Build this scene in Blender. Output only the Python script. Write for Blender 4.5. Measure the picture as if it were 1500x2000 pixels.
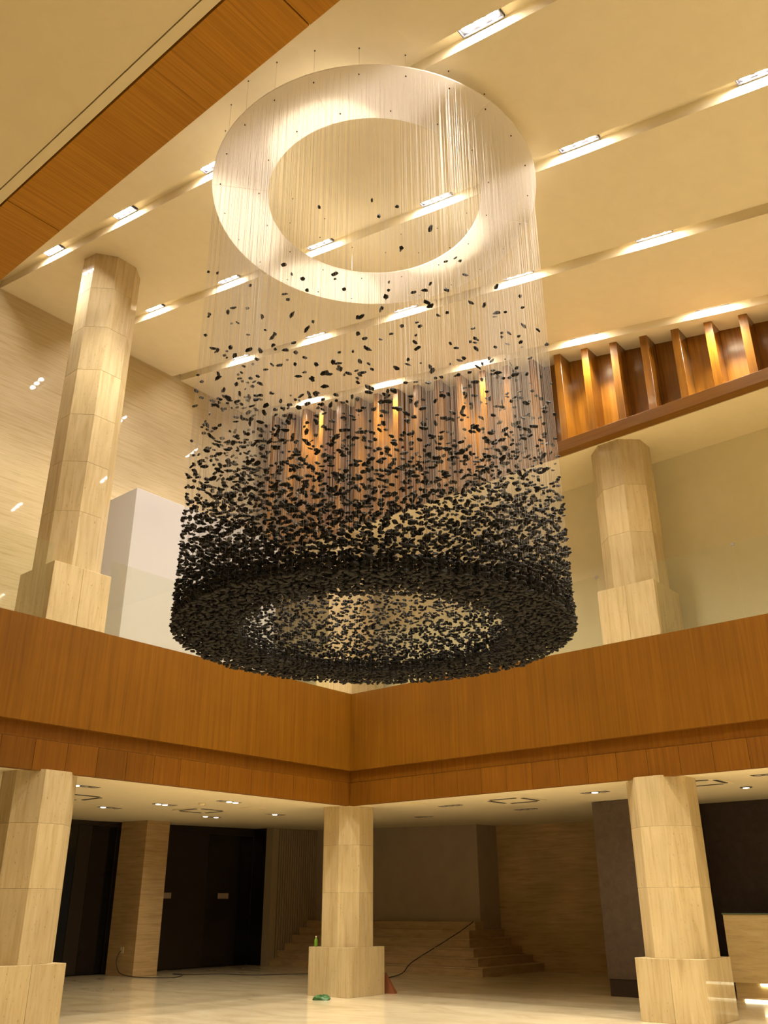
import bpy, math, random
from mathutils import Vector, Matrix
for o in list(bpy.data.objects): bpy.data.objects.remove(o)
S = bpy.context.scene
COL = S.collection
rnd = random.Random(7)

# ------------------------------------------------------------------ camera
FPX, PITCH, ROLL, YAW = 1723.6, 0.419974, -0.004036, 0.698716
cd = bpy.data.cameras.new('camera'); cam = bpy.data.objects.new('camera', cd); COL.objects.link(cam)
_h = Vector((math.cos(YAW), math.sin(YAW), 0)); _r = Vector((math.sin(YAW), -math.cos(YAW), 0)); _z = Vector((0, 0, 1))
FW = _h*math.cos(PITCH) + _z*math.sin(PITCH); _u = -_h*math.sin(PITCH) + _z*math.cos(PITCH)
RT = _r*math.cos(ROLL) + _u*math.sin(ROLL); UP = _u*math.cos(ROLL) - _r*math.sin(ROLL)
EYE = Vector((0, 0, 1.6))
m = Matrix((RT, UP, -FW)).transposed().to_4x4(); m.translation = EYE
cam.matrix_world = m
cd.sensor_fit = 'HORIZONTAL'; cd.sensor_width = 36; cd.lens = FPX/1500*36; cd.clip_start = .05; cd.clip_end = 200
S.camera = cam

# ------------------------------------------------------------------ world, exposure
W = bpy.data.worlds.new('world'); S.world = W; W.use_nodes = True
W.node_tree.nodes['Background'].inputs[0].default_value = (1, .86, .62, 1)
W.node_tree.nodes['Background'].inputs[1].default_value = .10
S.view_settings.view_transform = 'Standard'; S.view_settings.look = 'None'
S.view_settings.exposure = 0.12; S.view_settings.gamma = 1; S.view_settings.use_curve_mapping = False
LAMP = (1, .90, .70)
SPOT_W = 205.0
DOWN_W = 60.0
S.cycles.transparent_max_bounces = 24

# ------------------------------------------------------------------ helpers
class MB:
    def __init__(s): s.v = []; s.f = []
    def add(s, v, f):
        n = len(s.v); s.v += [tuple(p) for p in v]; s.f += [tuple(i+n for i in q) for q in f]; return s
    def box(s, x0, y0, z0, x1, y1, z1):
        v = [(x, y, z) for z in (z0, z1) for y in (y0, y1) for x in (x0, x1)]
        return s.add(v, [(0, 2, 3, 1), (4, 5, 7, 6), (0, 1, 5, 4), (2, 6, 7, 3), (0, 4, 6, 2), (1, 3, 7, 5)])
    def slab(s, x0, y0, x1, y1, zf, t):          # box whose top and bottom follow a plane zf(x, y)
        c = [(x0, y0), (x1, y0), (x0, y1), (x1, y1)]
        v = [(x, y, zf(x, y)) for x, y in c] + [(x, y, zf(x, y)+t) for x, y in c]
        return s.add(v, [(0, 2, 3, 1), (4, 5, 7, 6), (0, 1, 5, 4), (2, 6, 7, 3), (0, 4, 6, 2), (1, 3, 7, 5)])
    def prism(s, pts, z0, z1f):                  # vertical prism; z1f may be a function
        n = len(pts); g = z1f if callable(z1f) else (lambda x, y: z1f)
        v = [(x, y, z0) for x, y in pts] + [(x, y, g(x, y)) for x, y in pts]
        return s.add(v, [tuple(range(n))[::-1], tuple(range(n, 2*n))] + [(i, (i+1) % n, n+(i+1) % n, n+i) for i in range(n)])
    def tube(s, a, b, r, n=3, r2=None):
        a = Vector(a); b = Vector(b); d = (b-a).normalized(); r2 = r if r2 is None else r2
        p = d.orthogonal().normalized(); q = d.cross(p)
        v = [a+(p*math.cos(t)+q*math.sin(t))*r for t in [2*math.pi*i/n for i in range(n)]] + [b+(p*math.cos(t)+q*math.sin(t))*r2 for t in [2*math.pi*i/n for i in range(n)]]
        return s.add(v, [tuple(range(n))[::-1], tuple(range(n, 2*n))] + [(i, (i+1) % n, n+(i+1) % n, n+i) for i in range(n)])
    def lathe(s, prof, c=(0, 0, 0), n=20):
        v = []; f = []
        for r, z in prof:
            for i in range(n):
                t = 2*math.pi*i/n; v.append((c[0]+r*math.cos(t), c[1]+r*math.sin(t), c[2]+z))
        for k in range(len(prof)-1):
            for i in range(n):
                f.append((k*n+i, k*n+(i+1) % n, (k+1)*n+(i+1) % n, (k+1)*n+i))
        f.append(tuple(range(n))[::-1]); f.append(tuple(range((len(prof)-1)*n, len(prof)*n)))
        return s.add(v, f)
    def mesh(s, name, mat, smooth=False):
        me = bpy.data.meshes.new(name); me.from_pydata(s.v, [], s.f); me.update()
        if mat: me.materials.append(mat)
        if smooth: me.polygons.foreach_set('use_smooth', [True]*len(me.polygons))
        return me
    def build(s, name, mat, parent=None, bevel=0, smooth=False):
        o = bpy.data.objects.new(name, s.mesh(name, mat, smooth)); COL.objects.link(o)
        if parent: o.parent = parent
        if bevel:
            b = o.modifiers.new('bevel', 'BEVEL'); b.width = bevel; b.segments = 1; b.limit_method = 'ANGLE'
        return o
def tag(o, label=None, cat=None, group=None, kind=None):
    for k, v in (('label', label), ('category', cat), ('group', group), ('kind', kind)):
        if v: o[k] = v
    return o
def empty(name, loc=(0, 0, 0), rot=None):
    o = bpy.data.objects.new(name, None); COL.objects.link(o); o.location = loc; o.empty_display_size = .1
    if rot: o.rotation_euler = rot
    return o
def link(name, me, parent=None, loc=(0, 0, 0), rot=(0, 0, 0), sc=None):
    o = bpy.data.objects.new(name, me); COL.objects.link(o); o.parent = parent; o.location = loc; o.rotation_euler = rot
    if sc: o.scale = sc
    return o
def struct(name, mb, mat, label=None): return tag(mb.build(name, mat), label, kind='structure')

# ------------------------------------------------------------------ materials
def newmat(name):
    m = bpy.data.materials.new(name); m.use_nodes = True; t = m.node_tree
    return m, t, t.nodes['Principled BSDF']
def plain(name, col, rough=.6, spec=.5, metal=0, emit=None, es=0, coat=0):
    m, t, b = newmat(name)
    b.inputs['Base Color'].default_value = (*col, 1); b.inputs['Roughness'].default_value = rough
    b.inputs['Specular IOR Level'].default_value = spec; b.inputs['Metallic'].default_value = metal
    if coat: b.inputs['Coat Weight'].default_value = coat; b.inputs['Coat Roughness'].default_value = .06
    if emit: b.inputs['Emission Color'].default_value = (*emit, 1); b.inputs['Emission Strength'].default_value = es
    return m
def grain(name, stops, scale, rough=.4, spec=.5, detail=6, second=None, bump=.0, pits=None, objvar=.0, coat=0, dist=.6):
    m, t, b = newmat(name); N = t.nodes; L = t.links
    tc = N.new('ShaderNodeTexCoord'); mp = N.new('ShaderNodeMapping'); mp.inputs['Scale'].default_value = scale
    L.new(tc.outputs['Object'], mp.inputs['Vector'])
    vec = mp.outputs['Vector']
    if objvar:
        oi = N.new('ShaderNodeObjectInfo'); mu = N.new('ShaderNodeMath'); mu.operation = 'MULTIPLY'; mu.inputs[1].default_value = 40
        L.new(oi.outputs['Random'], mu.inputs[0]); ad = N.new('ShaderNodeVectorMath'); ad.operation = 'ADD'
        L.new(vec, ad.inputs[0]); L.new(mu.outputs[0], ad.inputs[1]); vec = ad.outputs[0]
    nz = N.new('ShaderNodeTexNoise'); nz.inputs['Scale'].default_value = 1; nz.inputs['Detail'].default_value = detail
    nz.inputs['Roughness'].default_value = .62; nz.inputs['Distortion'].default_value = dist
    L.new(vec, nz.inputs['Vector'])
    cr = N.new('ShaderNodeValToRGB'); e = cr.color_ramp.elements
    e[0].position = stops[0][0]; e[0].color = (*stops[0][1], 1); e[1].position = stops[-1][0]; e[1].color = (*stops[-1][1], 1)
    for p, c in stops[1:-1]:
        k = e.new(p); k.color = (*c, 1)
    L.new(nz.outputs['Fac'], cr.inputs['Fac']); out = cr.outputs['Color']
    if second:                                    # broad tonal drift
        n2 = N.new('ShaderNodeTexNoise'); n2.inputs['Scale'].default_value = second[0]; n2.inputs['Detail'].default_value = 3
        L.new(tc.outputs['Object'], n2.inputs['Vector'])
        mr = N.new('ShaderNodeMapRange'); mr.inputs['From Min'].default_value = .3; mr.inputs['From Max'].default_value = .7
        mr.inputs['To Min'].default_value = second[1]; mr.inputs['To Max'].default_value = second[2]
        L.new(n2.outputs['Fac'], mr.inputs['Value'])
        mx = N.new('ShaderNodeVectorMath'); mx.operation = 'SCALE'
        L.new(out, mx.inputs[0]); L.new(mr.outputs[0], mx.inputs['Scale']); out = mx.outputs[0]
    if objvar:
        mr = N.new('ShaderNodeMapRange'); mr.inputs['To Min'].default_value = 1-objvar; mr.inputs['To Max'].default_value = 1+objvar*.5
        L.new(oi.outputs['Random'], mr.inputs['Value']); mx = N.new('ShaderNodeVectorMath'); mx.operation = 'SCALE'
        L.new(out, mx.inputs[0]); L.new(mr.outputs[0], mx.inputs['Scale']); out = mx.outputs[0]
    if pits:                                      # small dark holes of the stone
        m3 = N.new('ShaderNodeMapping'); m3.inputs['Scale'].default_value = pits[0]; L.new(tc.outputs['Object'], m3.inputs['Vector'])
        n3 = N.new('ShaderNodeTexNoise'); n3.inputs['Scale'].default_value = 1; n3.inputs['Detail'].default_value = 4; n3.inputs['Roughness'].default_value = .7
        L.new(m3.outputs[0], n3.inputs['Vector'])
        r3 = N.new('ShaderNodeMapRange'); r3.inputs['From Min'].default_value = pits[1]; r3.inputs['From Max'].default_value = pits[1]+.06
        r3.inputs['To Min'].default_value = 1; r3.inputs['To Max'].default_value = pits[2]
        L.new(n3.outputs['Fac'], r3.inputs['Value']); mx = N.new('ShaderNodeVectorMath'); mx.operation = 'SCALE'
        L.new(out, mx.inputs[0]); L.new(r3.outputs[0], mx.inputs['Scale']); out = mx.outputs[0]
    L.new(out, b.inputs['Base Color'])
    b.inputs['Roughness'].default_value = rough; b.inputs['Specular IOR Level'].default_value = spec
    if coat: b.inputs['Coat Weight'].default_value = coat; b.inputs['Coat Roughness'].default_value = .03; b.inputs['Coat IOR'].default_value = 1.35
    if bump:
        bp = N.new('ShaderNodeBump'); bp.inputs['Strength'].default_value = bump; bp.inputs['Distance'].default_value = .01
        L.new(nz.outputs['Fac'], bp.inputs['Height']); L.new(bp.outputs[0], b.inputs['Normal'])
    return m
T1, T2, T3 = (.46, .34, .165), (.60, .47, .26), (.67, .55, .335)
M = {}
M['plaster'] = grain('plaster', [(.3, (.80, .70, .49)), (.7, (.84, .74, .52))], (3, 3, 3), .8, .2)
M['soffit'] = grain('soffit_plaster', [(.3, (.80, .68, .44)), (.7, (.84, .72, .47))], (3, 3, 3), .8, .2)
M['trav_wall'] = grain('travertine_wall', [(.25, (.43, .33, .17)), (.5, (.55, .445, .265)), (.75, (.62, .515, .335))], (1.1, 1.1, 26), .55, .25, 8, (.5, .9, 1.06), coat=.35, pits=((10, 10, 60), .70, .75))
M['trav_col'] = grain('travertine_column', [(.25, T1), (.5, T2), (.78, T3)], (14, 14, 1.1), .55, .25, 8, (.9, .88, 1.06), coat=.35, pits=((40, 40, 14), .635, .5), objvar=.10)
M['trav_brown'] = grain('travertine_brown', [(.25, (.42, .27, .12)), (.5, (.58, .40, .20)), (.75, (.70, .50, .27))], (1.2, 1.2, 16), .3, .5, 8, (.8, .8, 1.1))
M['trav_desk'] = grain('travertine_desk', [(.25, (.60, .43, .2)), (.5, (.74, .56, .28)), (.75, (.82, .66, .36))], (2.2, 2.2, 16), .3, .5, 8, (.8, .9, 1.05))
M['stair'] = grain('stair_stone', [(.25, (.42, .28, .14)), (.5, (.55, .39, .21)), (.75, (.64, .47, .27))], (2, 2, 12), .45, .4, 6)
M['marble'] = grain('floor_marble', [(.25, (.56, .45, .27)), (.5, (.74, .62, .41)), (.75, (.84, .73, .51))], (1.2, .5, 1), .18, .5, 8, (.35, .85, 1.08), coat=.2, dist=1.4)
WD = [(.25, (.140, .050, .002)), (.45, (.185, .072, .003)), (.6, (.210, .084, .004)), (.8, (.255, .105, .007))]
M['wood_v'] = grain('wood_vertical_grain', WD, (22, 22, .45), .45, .2, 8, (.9, .92, 1.06), objvar=.05)
M['wood_low'] = grain('wood_lower_band', [(p, (c[0]*.95, c[1]*.88, c[2]*.8)) for p, c in WD], (26, 26, .7), .5, .2, 8, (.9, .92, 1.06), objvar=.16)
M['wood_x'] = grain('wood_cross_grain', [(.2, (.19, .078, .004)), (.36, (.39, .17, .012)), (.6, (.50, .225, .018)), (.8, (.58, .27, .028))], (.5, 30, 30), .5, .2, 8, (.9, .92, 1.06), objvar=.08)
M['wood_fin'] = grain('wood_fin', [(.25, (.17, .062, .005)), (.5, (.25, .098, .008)), (.78, (.33, .138, .014))], (20, 20, .8), .25, .5, 8, (1.4, .8, 1.1), objvar=.14, coat=.3)
M['wood_ledge'] = grain('wood_ledge', WD, (24, .6, 24), .4, .4, 8)
M['white_panel'] = plain('white_panel', (.50, .485, .50), .5, .3)
M['beige_wall'] = grain('beige_wall', [(.3, (.74, .66, .44)), (.7, (.78, .70, .47))], (2, 2, 2), .5, .3)
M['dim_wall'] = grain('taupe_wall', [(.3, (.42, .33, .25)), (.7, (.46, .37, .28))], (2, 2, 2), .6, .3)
M['slat'] = plain('slat_beige', (.42, .34, .23), .6, .3)
M['slat_back'] = plain('slat_backing', (.20, .15, .10), .8, .2)
M['black'] = plain('black_glass_panel', (.012, .010, .009), .12, .5)
M['black2'] = plain('dark_brown_panel', (.030, .022, .018), .3, .4)
M['dark_stone'] = grain('dark_stone', [(.3, (.085, .060, .050)), (.7, (.13, .095, .074))], (6, 6, 6), .35, .4, 8)
M['dark_wall'] = grain('dark_wall', [(.3, (.035, .024, .020)), (.7, (.055, .038, .032))], (6, 6, 6), .5, .3)
M['gap'] = plain('shadow_gap', (.10, .07, .04), .9, .1)
M['metal'] = plain('grey_metal', (.035, .033, .038), .6, .3)
M['dark_metal'] = plain('dark_vent', (.05, .045, .04), .5)
M['steel'] = plain('steel', (.55, .52, .48), .3, .5, .9)
M['lamp'] = plain('lamp_glow', (1, 1, 1), .5, emit=(1, .93, .86), es=270)
M['lamp_dim'] = plain('downlight_glow', (1, 1, 1), .5, emit=(1, .9, .8), es=3.0)
M['lamp_off'] = plain('downlight_off', (.35, .3, .25), .3)
M['led'] = plain('led_strip', (1, 1, 1), .5, emit=(1, .93, .62), es=7)
M['charcoal'] = grain('charcoal', [(.3, (.004, .0033, .003)), (.7, (.012, .0095, .0085))], (30, 30, 30), .6, .25, 4)
M['plate'] = plain('switch_plate', (.42, .34, .27), .5)
M['bottle'] = plain('green_plastic', (.16, .34, .02), .3)
M['cap'] = plain('pale_cap', (.75, .66, .5), .5)
M['bag'] = grain('green_bag', [(.3, (.015, .07, .015)), (.7, (.04, .16, .035))], (18, 18, 18), .4)
M['cable'] = plain('dark_cable', (.05, .035, .025), .6)
M['cone'] = plain('brown_cone', (.30, .10, .04), .6)
# clear glass that lets light through, with a real fresnel sheen
def glass(name, tint):
    m, t, b = newmat(name); N = t.nodes; L = t.links; N.remove(b)
    tr = N.new('ShaderNodeBsdfTransparent'); tr.inputs[0].default_value = (*tint, 1)
    gl = N.new('ShaderNodeBsdfGlossy'); gl.inputs['Roughness'].default_value = .0
    df = N.new('ShaderNodeBsdfDiffuse'); df.inputs[0].default_value = (.55, .62, .45, 1)
    fr = N.new('ShaderNodeFresnel'); fr.inputs[0].default_value = 1.5
    m1 = N.new('ShaderNodeMixShader'); m1.inputs[0].default_value = .025; L.new(tr.outputs[0], m1.inputs[1]); L.new(df.outputs[0], m1.inputs[2])
    ge = N.new('ShaderNodeNewGeometry'); su = N.new('ShaderNodeMath'); su.operation = 'SUBTRACT'; su.use_clamp = True   # sheen on the entry face only
    L.new(fr.outputs[0], su.inputs[0]); L.new(ge.outputs['Backfacing'], su.inputs[1])
    m2 = N.new('ShaderNodeMixShader'); L.new(su.outputs[0], m2.inputs[0]); L.new(m1.outputs[0], m2.inputs[1]); L.new(gl.outputs[0], m2.inputs[2])
    L.new(m2.outputs[0], N['Material Output'].inputs[0]); return m
M['glass'] = glass('balustrade_glass', (.965, .975, .935))
def mixd(name, a, b_, f, ca, cb):
    m, t, b = newmat(name); N = t.nodes; L = t.links; N.remove(b)
    x = N.new(a); x.inputs[0].default_value = (*ca, 1); y = N.new(b_); y.inputs[0].default_value = (*cb, 1)
    mm = N.new('ShaderNodeMixShader'); mm.inputs[0].default_value = f
    L.new(x.outputs[0], mm.inputs[1]); L.new(y.outputs[0], mm.inputs[2]); L.new(mm.outputs[0], N['Material Output'].inputs[0]); return m
M['acrylic'] = mixd('milky_acrylic', 'ShaderNodeBsdfDiffuse', 'ShaderNodeBsdfTranslucent', .60, (.90, .86, .80), (.95, .92, .88))
M['thread'] = plain('nylon_thread', (.62, .58, .56), .35, .5)

# ------------------------------------------------------------------ main dimensions
X0, Y0 = 14.15, 12.83            # faces of the mezzanine fascias
YW = 16.56                       # travertine wall
ZS = 9.70                        # upper soffits
def ZC(x, y): return 10.57 + .21*y                       # sloping main ceiling
def ZL(x, y): return 3.5 + .020*max(0, x-X0) + .025*max(0, y-Y0)   # lower ceiling
FL = 5.30                        # mezzanine floor

# ------------------------------------------------------------------ structure
struct('floor', MB().box(-7, -6, -.2, 27, 24.5, 0), M['marble'], 'polished cream marble floor')
ce = tag(empty('ceiling', (4.2, 0, 10)), 'sloping cream plaster ceiling with four light slots', kind='structure')
def local(o, p):
    o.parent = p; o.matrix_parent_inverse = Matrix.Translation(p.location).inverted(); return o
slots = [(6.35, 6.61), (8.80, 9.06), (11.27, 11.53), (13.70, 13.96)]
ed = [3.9] + [v for s_ in slots for v in s_] + [14.75]
for i in range(0, len(ed), 2):
    local(MB().slab(ed[i], -6, ed[i+1], YW+.1, ZC, .35).build('ceiling_panel', M['plaster']), ce)
for a, b in slots:
    local(MB().slab(a-.02, -6, b+.02, YW+.1, lambda x, y: ZC(x, y)+.19, .14).build('light_slot', M['plaster']), ce)
# lower ceiling: three planes meeting over the corner column
lc = tag(empty('ceiling_lower', (14, 13, 3.5)), 'low plaster ceiling under the mezzanine', kind='structure')
local(MB().slab(-7, Y0+.12, X0+.12, 24.5, ZL, .2).build('ceiling_panel', M['plaster']), lc)
local(MB().slab(X0+.12, -6, 27, Y0+.12, ZL, .2).build('ceiling_panel', M['plaster']), lc)
local(MB().slab(X0+.12, Y0+.12, 27, 24.5, ZL, .2).build('ceiling_panel', M['plaster']), lc)
struct('floor_mezzanine', MB().box(-7, Y0+.12, 4.6, 27, 24.5, FL).box(X0+.12, -6, 4.6, 27, Y0+.12, FL), M['marble'], 'upper gallery floor behind the wooden parapet')
struct('wall_left', MB().box(-7, YW, FL, 15.6, YW+.25, 14.6), M['trav_wall'], 'tall travertine wall with horizontal veining')
struct('wall_upper_right', MB().box(15.6, -6, FL, 15.85, 16.9, ZS+.1), M['beige_wall'], 'beige gallery wall behind the glass balustrade')
struct('wall_far_left', MB().box(-7.2, -6, 0, -7, 24.5, 14.6), M['beige_wall'])
struct('wall_near', MB().box(-7, -6.2, 0, 27, -6, 14.6), M['beige_wall'])
# soffit above the right gallery
so = tag(empty('ceiling_upper_right', (14.3, 5, ZS)), 'plaster soffit above the right gallery', kind='structure')
local(MB().box(14.15, -6, ZS, 14.305, 16.6, ZS+.2).build('edge_strip', M['soffit']), so)
local(MB().box(14.31, -6, ZS+.006, 15.6, 16.6, ZS+.2).build('soffit_panel', M['soffit']), so)
# near soffit over the camera, with its wooden border
ns = tag(empty('ceiling_near', (3, 5, ZS)), 'plaster soffit with a wooden border overhead', kind='structure')
local(MB().box(-7, -6, ZS, 3.325, YW, ZS+.3).build('soffit_panel', M['soffit']), ns)
local(MB().box(3.335, -6, ZS-.012, 3.455, YW, ZS+.3).build('edge_strip', M['soffit']), ns)
local(MB().box(3.32, -6, ZS+.05, 3.50, YW, ZS+.3).build('shadow_gap', M['gap']), ns)
for y0, y1 in ((9.085, 13.6), (4.5, 9.07), (-.1, 4.485), (-6, -.115), (13.615, YW)):
    local(MB().box(3.485, y0, ZS, 4.215, y1, ZS+.06).build('wood_panel', M['wood_x'], bevel=.003), ns)
local(MB().box(4.13, -6, ZS+.065, 4.21, YW, 14.4).build('upstand', M['wood_v']), ns)
local(MB().box(3.5, -6, ZS+.065, 4.12, YW, ZS+.3).build('backing', M['gap']), ns)

# wooden fascias of the mezzanine
tr1 = tag(empty('trim_1', (7, Y0, 4.2)), 'wooden parapet fascia under the left gallery', kind='structure')
tr2 = tag(empty('trim_2', (X0, 6, 4.2)), 'wooden parapet fascia under the right gallery', kind='structure')
local(MB().box(-7, Y0, 4.19, X0, Y0+.12, 5.80).build('upper_band', M['wood_v']), tr1)
local(MB().box(X0, -6, 4.19, X0+.12, Y0+.12, 5.80).build('upper_band', M['wood_v']), tr2)
R_ = .09
local(MB().box(-7, Y0+R_, 3.96, X0+R_, Y0+.2, 4.19).build('recess_band', M['wood_low']), tr1)
local(MB().box(X0+R_, -6, 3.96, X0+.2, Y0+R_, 4.19).build('recess_band', M['wood_low']), tr2)
x = X0+R_-.012
while x > -6.5:
    local(MB().box(x-.545, Y0+R_-.012, 3.50, x, Y0+.2, 3.955).build('wood_panel', M['wood_low'], bevel=.002), tr1); x -= .55
y = Y0+R_-.012
while y > -5.5:
    local(MB().box(X0+R_-.012, y-.545, 3.50, X0+.2, y, 3.955).build('wood_panel', M['wood_low'], bevel=.002), tr2); y -= .55

# fin wall above the right gallery
wf = tag(empty('wall_right', (14.5, 5, ZS)), 'wooden clerestory wall with upright fins above a ledge', kind='structure')
fy = [7.25-.62*k for k in range(-14, 20)]
for k, yy in enumerate(fy):
    if yy > 16.5 or yy < -5.5: continue
    top = min(yy+.62, YW)
    local(MB().prism([(14.55, yy), (14.70, yy), (14.70, top-.004), (14.55, top-.004)], ZS+.1, lambda x, y: ZC(x, y)+.02).build('wood_panel', M['wood_fin']), wf)
    local(MB().prism([(14.15, yy-.15), (14.552, yy-.15), (14.552, yy), (14.15, yy)], ZS+.21, lambda x, y: ZC(x, y)+.02).build('fin', M['wood_fin'], bevel=.004), wf)
local(MB().box(13.93, -6, ZS+.01, 14.148, YW, ZS+.235).build('ledge', M['wood_ledge'], bevel=.004), wf)

# ------------------------------------------------------------------ lower level backdrop
YB = 22.3
bw = tag(empty('wall_back', (15, YB, 0)), 'black glazed panel wall behind the lower lobby', kind='structure')
seams = [5, 8, 11, 13.84, 14.25, 15.05, 16.7, 18.3, 20.07]
for i in range(len(seams)-1):
    a, b = seams[i], seams[i+1]
    d = .05 if i in (4,) else 0
    mt = M['black2'] if i in (3, 5, 6) else M['black']
    local(MB().box(a+.006, YB+d, .03, b-.006, YB+.1+d, 3.62).build('panel', mt, bevel=.004), bw)
local(MB().box(-7, YB+.14, 0, 21, YB+.3, 3.95).build('backing', M['black']), bw)
local(MB().box(-7, YB-.02, 3.62, 20.07, YB+.12, 3.95).build('header', M['black2']), bw)
# slatted wall
sw = tag(empty('wall_slatted', (20.1, 21.4, 0)), 'beige wall of narrow upright slats', kind='structure')
local(MB().box(20.12, 21.45, 0, 24, YB+.3, 4.0).build('backing', M['slat_back']), sw)
local(MB().box(20.04, 21.38, 0, 20.3, 21.68, 4.0).build('end_panel', M['slat']), sw)
local(MB().box(20.08, 21.68, 0, 20.12, YB, 4.0).build('glass_return', M['black']), sw)
sl = MB().box(0, 0, 0, .062, .07, 3.95).mesh('slat', M['slat'])
for k in range(30):
    local(link('slat', sl, None, (20.34+k*.098, 21.38, 0)), sw)
# taupe wall above the steps and travertine wall
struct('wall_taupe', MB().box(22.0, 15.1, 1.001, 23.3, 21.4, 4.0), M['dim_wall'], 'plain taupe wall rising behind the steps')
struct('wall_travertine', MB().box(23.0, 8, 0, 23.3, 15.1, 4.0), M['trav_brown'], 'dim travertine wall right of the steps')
struct('wall_dark_side', MB().box(18.6, 7.75, 0, 20.2, 8.0, 3.8), M['dark_wall'])
struct('wall_dark_back', MB().box(19.95, -6, 0, 20.2, 7.75, 3.8), M['dark_wall'], 'dark wall behind the reception counter')
pier = MB().box(17.55, 7.9, .30, 18.6, 9.12, 3.56)
o = tag(empty('stone_pier', (18, 8.5, 0)), 'dark charcoal stone pier left of the right lower column', 'pier')
local(pier.build('pier_body', M['dark_stone'], bevel=.005), o)
local(MB().box(17.57, 7.92, 0, 18.58, 9.10, .30).build('pier_base', M['dark_wall']), o)

# steps
st = tag(empty('stone_steps', (20.1, 13.8, 0)), 'stone steps in the dim corner behind the centre column, below a taupe wall', 'steps')
for k in range(6):
    xa, ya = 20.1+.30*k, 13.8+.33*k
    if k >= 4: ya = 15.0
    xb, yb = 22.99, 21.37
    if k == 5: xb = 21.99
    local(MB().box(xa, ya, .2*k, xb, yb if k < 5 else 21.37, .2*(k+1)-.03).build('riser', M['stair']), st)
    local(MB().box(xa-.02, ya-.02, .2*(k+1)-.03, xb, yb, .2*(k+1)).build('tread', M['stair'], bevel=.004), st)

# square pillar at the back
sp = tag(empty('stone_pillar', (15.7, 22, 0)), 'square brown travertine pillar before the black panel wall', 'pillar')
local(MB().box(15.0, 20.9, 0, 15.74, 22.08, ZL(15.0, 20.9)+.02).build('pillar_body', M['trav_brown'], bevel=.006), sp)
local(MB().box(14.99, 21.38, .52, 15.002, 21.52, .66).build('outlet', M['cap']), sp)

# reception counter
dk = tag(empty('reception_counter', (18.6, 6.5, 0)), 'travertine reception counter with glowing strip lights at its foot', 'counter')
local(MB().box(18.5, 1, .27, 19.3, 7.06, 1.43).build('counter_body', M['trav_desk'], bevel=.006), dk)
local(MB().box(18.48, 1, 1.43, 19.32, 7.07, 1.452).build('glass_top', plain('counter_top', (.12, .17, .12), .1)), dk)
local(MB().box(18.56, 1, .0, 19.2, 7.03, .27).build('kick_base', M['trav_desk']), dk)
local(MB().box(18.53, 1, .225, 18.558, 6.55, .268).build('light_strip', M['led']), dk)
local(MB().box(18.2, 1, 0, 18.56, 6.9, .035).build('foot_slab', M['stair']), dk)
local(MB().box(18.17, 1, .005, 18.2, 6.75, .028).build('light_strip', M['led']), dk)

# ------------------------------------------------------------------ columns
def octa(cx, cy, a):
    t = a*math.tan(math.pi/8)
    return [(cx+a, cy-t), (cx+a, cy+t), (cx+t, cy+a), (cx-t, cy+a), (cx-a, cy+t), (cx-a, cy-t), (cx-t, cy-a), (cx+t, cy-a)]
def column(name, cx, cy, z0, zp, cuts, ztop, label):
    c = tag(empty(name, (cx, cy, z0)), label, 'column', 'octagonal travertine columns')
    h = .54
    for sx in (-1, 1):
        for sy in (-1, 1):
            xa, xb = sorted((cx+sx*.0015, cx+sx*h)); ya, yb = sorted((cy+sy*.0015, cy+sy*h))
            zq = z0
            if z0 > 1:                            # upper plinths stand on the parapet top; their foot goes down behind it
                zq = 5.802
            local(MB().box(xa, ya, zq, xb, yb, zp).build('plinth_slab', M['trav_col'], bevel=.004), c)
    if z0 > 1: local(MB().box(max(cx-h, X0+.125 if cx > 14 else -9), max(cy-h, Y0+.125 if cy > 12 else -9), z0, cx+h, cy+h, 5.80).build('plinth_foot', M['trav_col']), c)
    zs = [zp]+cuts
    for i, z in enumerate(zs):
        top = (zs[i+1]-.002) if i+1 < len(zs) else ztop
        local(MB().prism(octa(cx, cy, .515), z, top).build('shaft_drum', M['trav_col'], bevel=.003), c)
    return c
LC = [1.85, 2.75]; UC = [7.8, 8.75, 9.7, 10.65, 11.6, 12.5]
CX, CY = X0+.54, Y0+.54
column('lower_column', 7.50, CY, 0, .86, LC, lambda x, y: ZL(x, y)+.02, 'lower travertine column on square plinth at the left edge')
column('lower_column', CX, CY, 0, .86, LC, lambda x, y: ZL(x, y)+.02, 'lower travertine column under the parapet corner, bottle on plinth')
column('lower_column', CX, 6.33, 0, .86, LC, lambda x, y: ZL(x, y)+.02, 'lower travertine column beside the reception counter')
column('upper_column', 7.42, CY, FL, 6.80, UC, lambda x, y: ZC(x, y)+.02, 'tall upper travertine column reaching the sloping ceiling, left')
column('upper_column', CX, CY, FL, 6.80, UC[:2], ZS+.02, 'upper travertine column at the gallery corner, behind the sculpture')
column('upper_column', CX, 6.30, FL, 6.80, UC[:2], ZS+.02, 'upper travertine column under the wooden ledge, right of the sculpture')

# white box room on the left gallery
o = tag(empty('white_enclosure', (10, 15.1, FL)), 'white boxed enclosure against the travertine wall, right of the tall column', 'enclosure')
local(MB().box(9.71, 15.1, FL, 13.9, YW-.005, 9.86).build('enclosure_body', M['white_panel'], bevel=.006), o)

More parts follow.
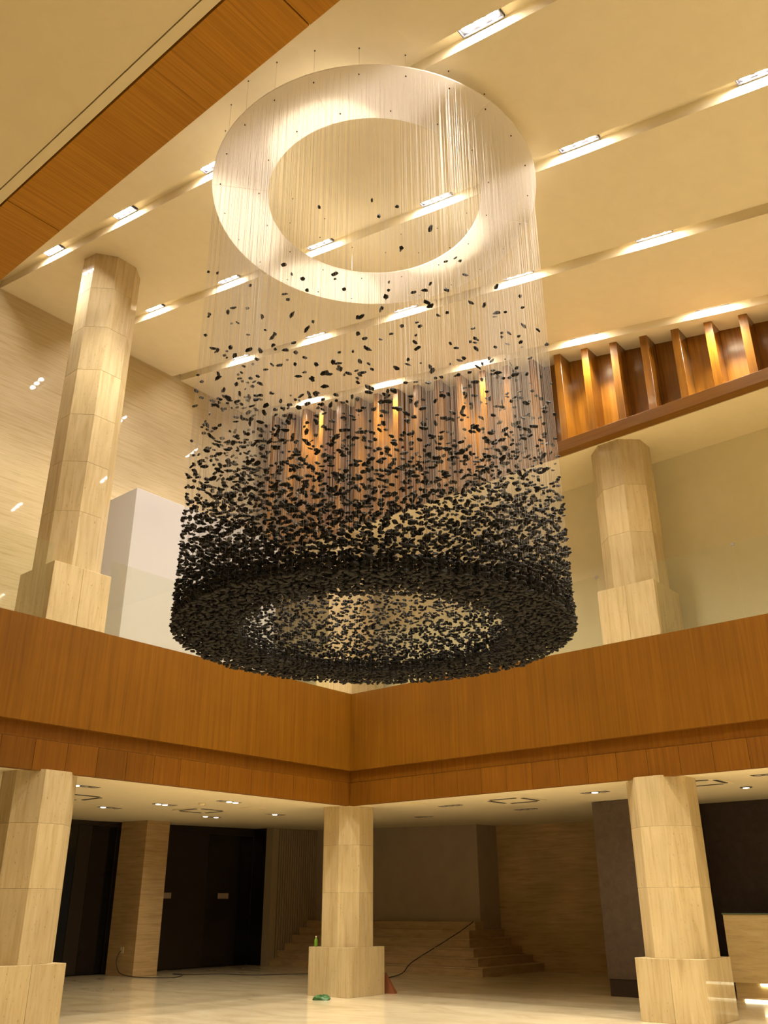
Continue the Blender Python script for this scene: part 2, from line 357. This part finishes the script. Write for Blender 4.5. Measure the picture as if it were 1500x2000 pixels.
# glass balustrades
def glassrun(label, loc, segs, along):
    g = tag(empty('glass_balustrade', loc), label, 'balustrade', 'glass balustrades')
    for a, b in segs:
        if along == 'x': mb = MB().box(a+.004, Y0+.06, 5.80, b-.004, Y0+.075, 7.11)
        else: mb = MB().box(X0+.06, a+.004, 5.80, X0+.075, b-.004, 7.11)
        local(mb.build('glass_panel', M['glass']), g)
        if along == 'y' and b-a > .5:
            local(MB().box(X0+.05, a-.03, 7.07, X0+.085, a+.03, 7.12).build('clip', M['steel']), g)
    return g
glassrun('glass balustrade left of the tall upper column', (3, Y0+.07, 5.8), [(-2, .9), (.9, 3.9), (3.9, 6.87)], 'x')
glassrun('glass balustrade between the tall column and the gallery corner', (11, Y0+.07, 5.8), [(7.97, 9.42), (9.42, 11.8), (11.8, 13.5)], 'x')
glassrun('glass balustrade between the corner and the right upper column', (X0+.07, 9, 5.8), [(6.85, 9.8), (9.8, 12.2)], 'y')
glassrun('glass balustrade right of the right upper column', (X0+.07, 3, 5.8), [(4.35, 5.75), (1.3, 4.35), (-1.7, 1.3)], 'y')

# ------------------------------------------------------------------ slot lights
TL = math.atan(.21)
tray = MB().box(-.105, -.31, .0, .105, .31, .02).box(-.105, -.31, -.028, -.09, .31, 0).box(.09, -.31, -.028, .105, .31, 0).box(-.09, -.31, -.028, .09, -.295, 0).box(-.09, .295, -.028, .09, .31, 0).mesh('housing', M['metal'])
lampm = MB().lathe([(.05, 0), (.069, -.006), (.068, -.014), (.055, -.022), (.03, -.027), (.008, -.028)], n=16).mesh('lamp', M['lamp'], True)
sn = ['slot nearest the wooden soffit', 'second slot from the wooden soffit', 'third slot from the wooden soffit', 'slot along the fin wall']
yn = ['nearest the travertine wall', 'second from the travertine wall', 'third from the travertine wall', 'fourth from the travertine wall', 'fifth from the travertine wall', 'sixth from the travertine wall']
SY = [14.15, 11.62, 9.05, 6.42, 3.88, 1.40, -1.15, -3.7]
for i, (a, b) in enumerate(slots):
    for j, yy in enumerate(SY):
        cx = (a+b)/2+.005
        z = ZC(cx, yy)+.185
        seen = j < (5 if i in (0, 2, 3) else 6)
        if seen:
            t = tag(empty('triple_spotlight', (cx, yy, z), (TL, 0, 0)), 'triple spotlight in the '+sn[i]+', '+yn[j], 'ceiling light', 'triple spotlights in the ceiling slots')
            link('housing', tray, t, (0, 0, -.01))
            for k in (-1, 0, 1): link('lamp', lampm, t, (0, k*.19, -.012))
        for k in (-1, 0, 1):
            ld = bpy.data.lights.new('spot', 'SPOT'); ld.energy = SPOT_W; ld.color = LAMP; ld.spot_size = math.radians(92); ld.spot_blend = .6
            ld.shadow_soft_size = .03
            lo = bpy.data.objects.new('spot', ld); COL.objects.link(lo); lo.location = (cx, yy+k*.19, z-.085+k*.19*.21)

# ------------------------------------------------------------------ lower ceiling fittings
dtray = MB().box(-.27, -.085, -.004, .27, .085, .02).mesh('housing', M['dark_metal'])
dl_on = MB().lathe([(.062, 0), (.055, -.012), (.02, -.016)], n=12).mesh('lamp', M['lamp_dim'])
dl_off = MB().lathe([(.062, 0), (.055, -.012), (.02, -.016)], n=12).mesh('lamp', M['lamp_off'])
DL = [(8.93, 14.38, 0, 1, 'beside the left lower column'), (11.87, 18.0, 0, 1, 'behind the left lower column, nearest the black wall'),
      (12.02, 16.2, 0, 3, 'in the middle of the left bay'), (12.29, 14.45, 0, 6, 'with one bright lamp, nearest the wooden fascia in the left bay'),
      (15.0, 18.3, 0, 5, 'with two bright lamps, before the black panels'), (15.3, 16.3, 0, 2, 'left of the centre column'),
      (15.74, 8.09, 1, 2, 'left of the right lower column'), (15.89, 11.55, 1, 0, 'unlit, right of the centre column'),
      (18.0, 11.0, 1, 0, 'unlit, before the dim travertine wall'), (18.2, 14.0, 1, 0, 'unlit, above the steps'),
      (15.3, 4.75, 1, 0, 'unlit, at the right edge near the fascia')]
def downlight(x, y, z, n):
    ld = bpy.data.lights.new('spot', 'SPOT'); ld.energy = DOWN_W*n; ld.color = LAMP; ld.spot_size = math.radians(150); ld.spot_blend = .8; ld.shadow_soft_size = .05
    lo = bpy.data.objects.new('spot', ld); COL.objects.link(lo); lo.location = (x, y, z)
for x, y, rot, bits, lb in DL:
    t = tag(empty('recessed_downlight', (x, y, ZL(x, y)), (0, 0, math.pi/2 if rot else 0)), 'triple recessed downlight '+lb, 'downlight', 'downlights in the lower ceiling')
    link('housing', dtray, t)
    for k in range(3): link('lamp', dl_on if bits >> k & 1 else dl_off, t, ((k-1)*.17, 0, -.004))
    if bits: downlight(x, y, ZL(x, y)-.04, bin(bits).count('1'))
t = tag(empty('round_downlight', (17.1, 5.75, ZL(17.1, 5.75))), 'single round downlight above the reception counter', 'downlight')
link('trim_ring', MB().lathe([(.11, .01), (.11, -.008), (.08, -.01)], n=18).mesh('trim_ring', M['dark_metal']), t)
link('lamp', dl_on, t, (0, 0, -.006))
def vent(x, y, s, label):
    t = tag(empty('ceiling_vent', (x, y, ZL(x, y))), label, 'vent', 'square ceiling air vents')
    link('vent_plate', MB().box(-s, -s, -.012, s, s, .01).mesh('vent_plate', M['plaster']), t)
    q = MB().box(-s*.62, s*.74, -.02, s*.62, s*.90, -.011).mesh('air_slot', M['dark_metal'])
    for k in range(4): link('air_slot', q, t, (0, 0, 0), (0, 0, k*math.pi/2))
downlight(17.1, 5.75, ZL(17.1, 5.75)-.04, 1)
vent(15.85, 9.95, .48, 'square four-way air vent right of the centre column')
vent(15.6, 6.0, .42, 'square air vent behind the top of the right lower column')
vent(13.4, 16.7, .46, 'square air vent nearest the centre column in the left bay')
vent(9.9, 16.3, .50, 'square air vent right of the left lower column')
for x, y, lb in ((13.6, 15.2, 'small square ceiling access hatch near the centre column'), (14.9, 11.75, 'small square ceiling access hatch right of the centre column')):
    t = tag(MB().box(-.2, -.2, -.01, .2, .2, .01).build('access_hatch', M['soffit']), lb, 'hatch'); t.location = (x, y, ZL(x, y))
o = tag(MB().lathe([(.07, 0), (.07, -.02), (.05, -.045), (.02, -.05)], n=16).build('smoke_detector', M['soffit']), 'small round smoke detector on the left lower ceiling', 'smoke detector'); o.location = (12.2, 15.2, ZL(12.2, 15.2)-.001)

# ------------------------------------------------------------------ hanging sculpture
CXS, CYS, ZR, ZB, RO, RI = 7.74, 6.665, 11.22, 4.52, 2.36, 1.60
sc = tag(empty('hanging_sculpture', (CXS, CYS, ZB)), 'hanging cylinder of black charcoal chunks strung from a white ring', 'sculpture')
def arc(r0, r1, a0, a1, z0, z1, n=16):
    mb = MB(); v = []
    for i in range(n+1):
        t = a0+(a1-a0)*i/n
        for r in (r0, r1):
            for z in (z0, z1): v.append((r*math.cos(t), r*math.sin(t), z))
    f = []
    for i in range(n):
        a = i*4; b = a+4
        f += [(a, a+2, b+2, b), (a+1, b+1, b+3, a+3), (a, b, b+1, a+1), (a+2, a+3, b+3, b+2)]
    f += [(0, 1, 3, 2), (n*4, n*4+2, n*4+3, n*4+1)]
    return mb.add(v, f)
for k in range(6):
    a0 = k*math.pi/3+.35
    link('ring_segment', arc(1.59, 2.40, a0+.0015, a0+math.pi/3-.0015, 0, .02, 20).mesh('ring_segment', M['acrylic']), sc, (0, 0, ZR-ZB))
wires = [(2.28, 2*math.pi*k/24+.1) for k in range(24)] + [(1.72, 2*math.pi*k/16+.05) for k in range(16)]
bolt = MB().lathe([(.004, -.012), (.010, -.010), (.010, 0), (.004, .002)], n=8).mesh('bolt', M['gap'])
for r, a in wires:
    px, py = r*math.cos(a), r*math.sin(a)
    ax = CXS+px
    zt = ZC(0, CYS+py) + (.19 if any(s0 < ax < s1 for s0, s1 in slots) else 0)
    w = link('suspension_wire', MB().tube((px, py, ZR-ZB+.02), (px, py, zt-ZB), .0016, 4).mesh('suspension_wire', M['steel']), sc)
    link('bolt', bolt, w, (px, py, ZR-ZB))
    link('bolt', bolt, w, (px, py, zt-ZB))
# charcoal: irregular chunks
def chunk(r):
    pts = []
    n = 10
    ax, ay, az = .032*r.uniform(.75, 1.4), .021*r.uniform(.8, 1.25), .0130*r.uniform(.75, 1.3)
    off = r.uniform(0, 6)
    top = []; bot = []
    for ring, zz, sc_ in ((bot, -1, .72), (top, 1, .72)):
        for i in range(5):
            t = 2*math.pi*i/5+off+r.uniform(-.35, .35); q = sc_*r.uniform(.7, 1.2)
            ring.append((ax*q*math.cos(t), ay*q*math.sin(t), az*zz*r.uniform(.55, 1)))
    mid = []
    for i in range(5):
        t = 2*math.pi*(i+.5)/5+off+r.uniform(-.3, .3); q = r.uniform(.85, 1.15)
        mid.append((ax*q*math.cos(t), ay*q*math.sin(t), az*r.uniform(-.3, .3)))
    v = bot+mid+top
    f = [(4, 3, 2, 1, 0), (10, 11, 12, 13, 14)]
    for i in range(5):
        j = (i+1) % 5
        f += [(i, j, 5+i), (j, 5+j, 5+i), (5+i, 5+j, 10+j), (5+i, 10+j, 10+i)]
    return v, f
kinds = [chunk(rnd) for _ in range(24)]
ckm = [MB().add(v, f).mesh('charcoal_chunk', M['charcoal']) for v, f in kinds]
NR = 12
strings = []
for i in range(NR):
    r = RI+.02+(RO-RI-.03)*i/(NR-1)
    n = int(2*math.pi*r/.078)
    ph = rnd.random()
    for k in range(n):
        t = 2*math.pi*(k+ph+rnd.uniform(-.3, .3))/n
        r = RI+.02+(RO-RI-.03)*i/(NR-1) + (rnd.uniform(-.028, .028) if i < NR-1 else rnd.uniform(-.02, .0))
        strings.append((r*math.cos(t), r*math.sin(t), i))
NS = len(strings)
DZ = .062
stones = []
acc = [rnd.random() for _ in strings]
lev = 0
z = ZB
def dens(z):
    return 29*math.exp(1.20*(9.45-z))*(1+.35*min(1, max(0, (6.6-z)/.8)))
while z < 9.9:
    p = dens(z)*DZ/NS
    if lev == 0: p = 1.0
    elif lev == 1: p = 1.0
    elif lev == 2: p = .95
    elif lev == 3: p = .8
    for si, (sx, sy, ri) in enumerate(strings):
        pp = p*(1.9 if ri == NR-1 and lev > 2 and z < 6.25 else 1)
        acc[si] += pp
        if acc[si] >= 1 or lev == 0:
            acc[si] -= 1
            stones.append((sx, sy, z-ZB+(rnd.uniform(-.006, .006) if z < 7 else rnd.uniform(-.03, .03)), rnd.uniform(.85, 1.4)*(1.14 if lev < 3 else 1)))
    z += DZ; lev += 1
camL = EYE-Vector((CXS, CYS, ZB)); ca = Vector((camL.x, camL.y)).normalized()
def score(s):
    d = math.dist((s[0], s[1], s[2]), camL)
    front = (s[0]*ca.x+s[1]*ca.y)
    vis = 1 if (front > 1.9 or (s[2] > 2.9 and front > 0)) else 0
    return vis*s[3]/d*(1+.02*s[2])
order = sorted(range(len(stones)), key=lambda i: -score(stones[i]))
big = set(order[:300])
import numpy as np
allv = []; allf = []; base = 0
KV = [np.array(v) for v, f in kinds]
for i, (sx, sy, szz, ss) in enumerate(stones):
    rz = rnd.uniform(0, 2*math.pi); rx = rnd.gauss(0, .16); ry = rnd.gauss(0, .16)
    if szz > 1.9 and rnd.random() < .35: rx = rnd.uniform(-1.5, 1.5); ry = rnd.uniform(-.8, .8)
    kk = rnd.randrange(24)
    if i in big:
        link('charcoal_chunk', ckm[kk], sc, (sx, sy, szz), (rx, ry, rz), (ss, ss, ss)); continue
    cz, s_z = math.cos(rz), math.sin(rz); cxx, sxx = math.cos(rx), math.sin(rx); cyy, syy = math.cos(ry), math.sin(ry)
    Rm = np.array([[cz, -s_z, 0], [s_z, cz, 0], [0, 0, 1]]) @ np.array([[cyy, 0, syy], [0, 1, 0], [-syy, 0, cyy]]) @ np.array([[1, 0, 0], [0, cxx, -sxx], [0, sxx, cxx]])
    v = KV[kk]*ss @ Rm.T + np.array([sx, sy, szz])
    allv.append(v); allf += [tuple(q+base for q in f) for f in kinds[kk][1]]; base += 15
me = bpy.data.meshes.new('charcoal_mass'); me.from_pydata(np.concatenate(allv).tolist(), [], allf); me.materials.append(M['charcoal'])
tag(link('charcoal_mass', me, sc), kind='stuff')
mb = MB()
for (sx, sy, ri) in strings:
    jx, jy = rnd.gauss(0, .006), rnd.gauss(0, .006)
    mb.tube((sx, sy, 0), (sx+jx, sy+jy, ZR-ZB), .00058, 3)
tag(mb.build('nylon_threads', M['thread'], sc), kind='stuff')

# ------------------------------------------------------------------ small things
for x, lb in ((18.95, 'small pale wall plate on the black panels, right of the pillar'), (16.83, 'small pale wall plate half hidden by the brown pillar')):
    tag(MB().box(x-.2, YB-.03, 1.82, x+.2, YB-.001, 1.97).build('wall_plate', M['plate'], bevel=.005), lb, 'wall plate')
# bottle on the centre plinth
b = tag(empty('bottle', (14.24, 13.80, .861)), 'small green plastic bottle standing on the centre column plinth', 'bottle')
link('bottle_body', MB().lathe([(.030, 0), (.034, .01), (.034, .11), (.026, .135), (.013, .155), (.013, .165)], n=16).mesh('bottle_body', M['bottle'], True), b)
link('cap', MB().lathe([(.015, .165), (.017, .167), (.017, .19), (.012, .193)], n=12).mesh('cap', M['cap']), b)
# crumpled green bag
mb = MB(); n = 18; prof = [(.02, .075), (.09, .07), (.145, .045), (.16, .02), (.15, .0)]
v = []
for k, (r, z) in enumerate(prof):
    for i in range(n):
        t = 2*math.pi*i/n; q = 1+.16*math.sin(3*t+k)+rnd.uniform(-.08, .08)
        v.append((r*q*math.cos(t)*1.0, r*q*math.sin(t)*.7, z*(1+.25*math.sin(2*t+1)) if z else 0))
f = [(k*n+i, k*n+(i+1) % n, (k+1)*n+(i+1) % n, (k+1)*n+i) for k in range(len(prof)-1) for i in range(n)] + [tuple(range(n))]
mb.add(v, f); o = tag(mb.build('plastic_bag', M['bag']), 'crumpled dark green bag on the floor before the centre column', 'bag')
o.location = (13.62, 13.02, 0); o.rotation_euler = (0, 0, -.87)
# dark leaning wedge behind the centre plinth
tag(MB().add([(15.36, 12.98, 0), (15.42, 12.72, 0), (15.60, 12.80, 0), (15.54, 13.04, 0), (15.37, 13.0, .36), (15.42, 12.97, .36), (15.48, 12.99, .36)], [(0, 3, 2, 1), (0, 1, 5, 4), (1, 2, 5), (2, 3, 6, 5), (3, 0, 4, 6), (4, 5, 6)]).build('warning_cone', M['cone']), 'dark reddish-brown wedge on the floor right of the centre plinth', 'wedge')
# cables
def cable(name, pts, r, label):
    cu = bpy.data.curves.new(name, 'CURVE'); cu.dimensions = '3D'; cu.bevel_depth = r; cu.bevel_resolution = 1; cu.resolution_u = 6
    s = cu.splines.new('NURBS'); s.points.add(len(pts)-1); s.use_endpoint_u = True; s.order_u = 3
    for p, q in zip(s.points, pts): p.co = (*q, 1)
    cu.materials.append(M['cable']); o = bpy.data.objects.new(name, cu); COL.objects.link(o)
    me = bpy.data.meshes.new_from_object(o.evaluated_get(bpy.context.evaluated_depsgraph_get())); bpy.data.objects.remove(o)
    return tag(link(name, me), label, 'cable')
cable('floor_cable', [(14.97, 21.45, .58), (14.86, 21.5, .45), (14.88, 21.4, .1), (14.9, 21.0, .012), (15.0, 20.3, .012), (15.4, 19.6, .012), (16.4, 20.6, .012), (16.1, 20.9, .012), (16.2, 20.2, .012), (17.0, 20.0, .012), (17.1, 18.7, .012), (18.4, 18.2, .012), (18.9, 17.0, .012)], .011, 'thin dark cable from the pillar outlet trailing across the floor')
cable('stair_cable', [(21.6, 15.05, 1.215), (21.35, 15.2, 1.03), (21.0, 15.4, .83), (20.75, 15.65, .63), (20.45, 15.9, .43), (20.08, 16.1, .22), (19.6, 15.9, .012), (18.4, 15.5, .012), (17.2, 14.6, .012), (16.3, 13.8, .012)], .012, 'thin dark cable running down the steps')
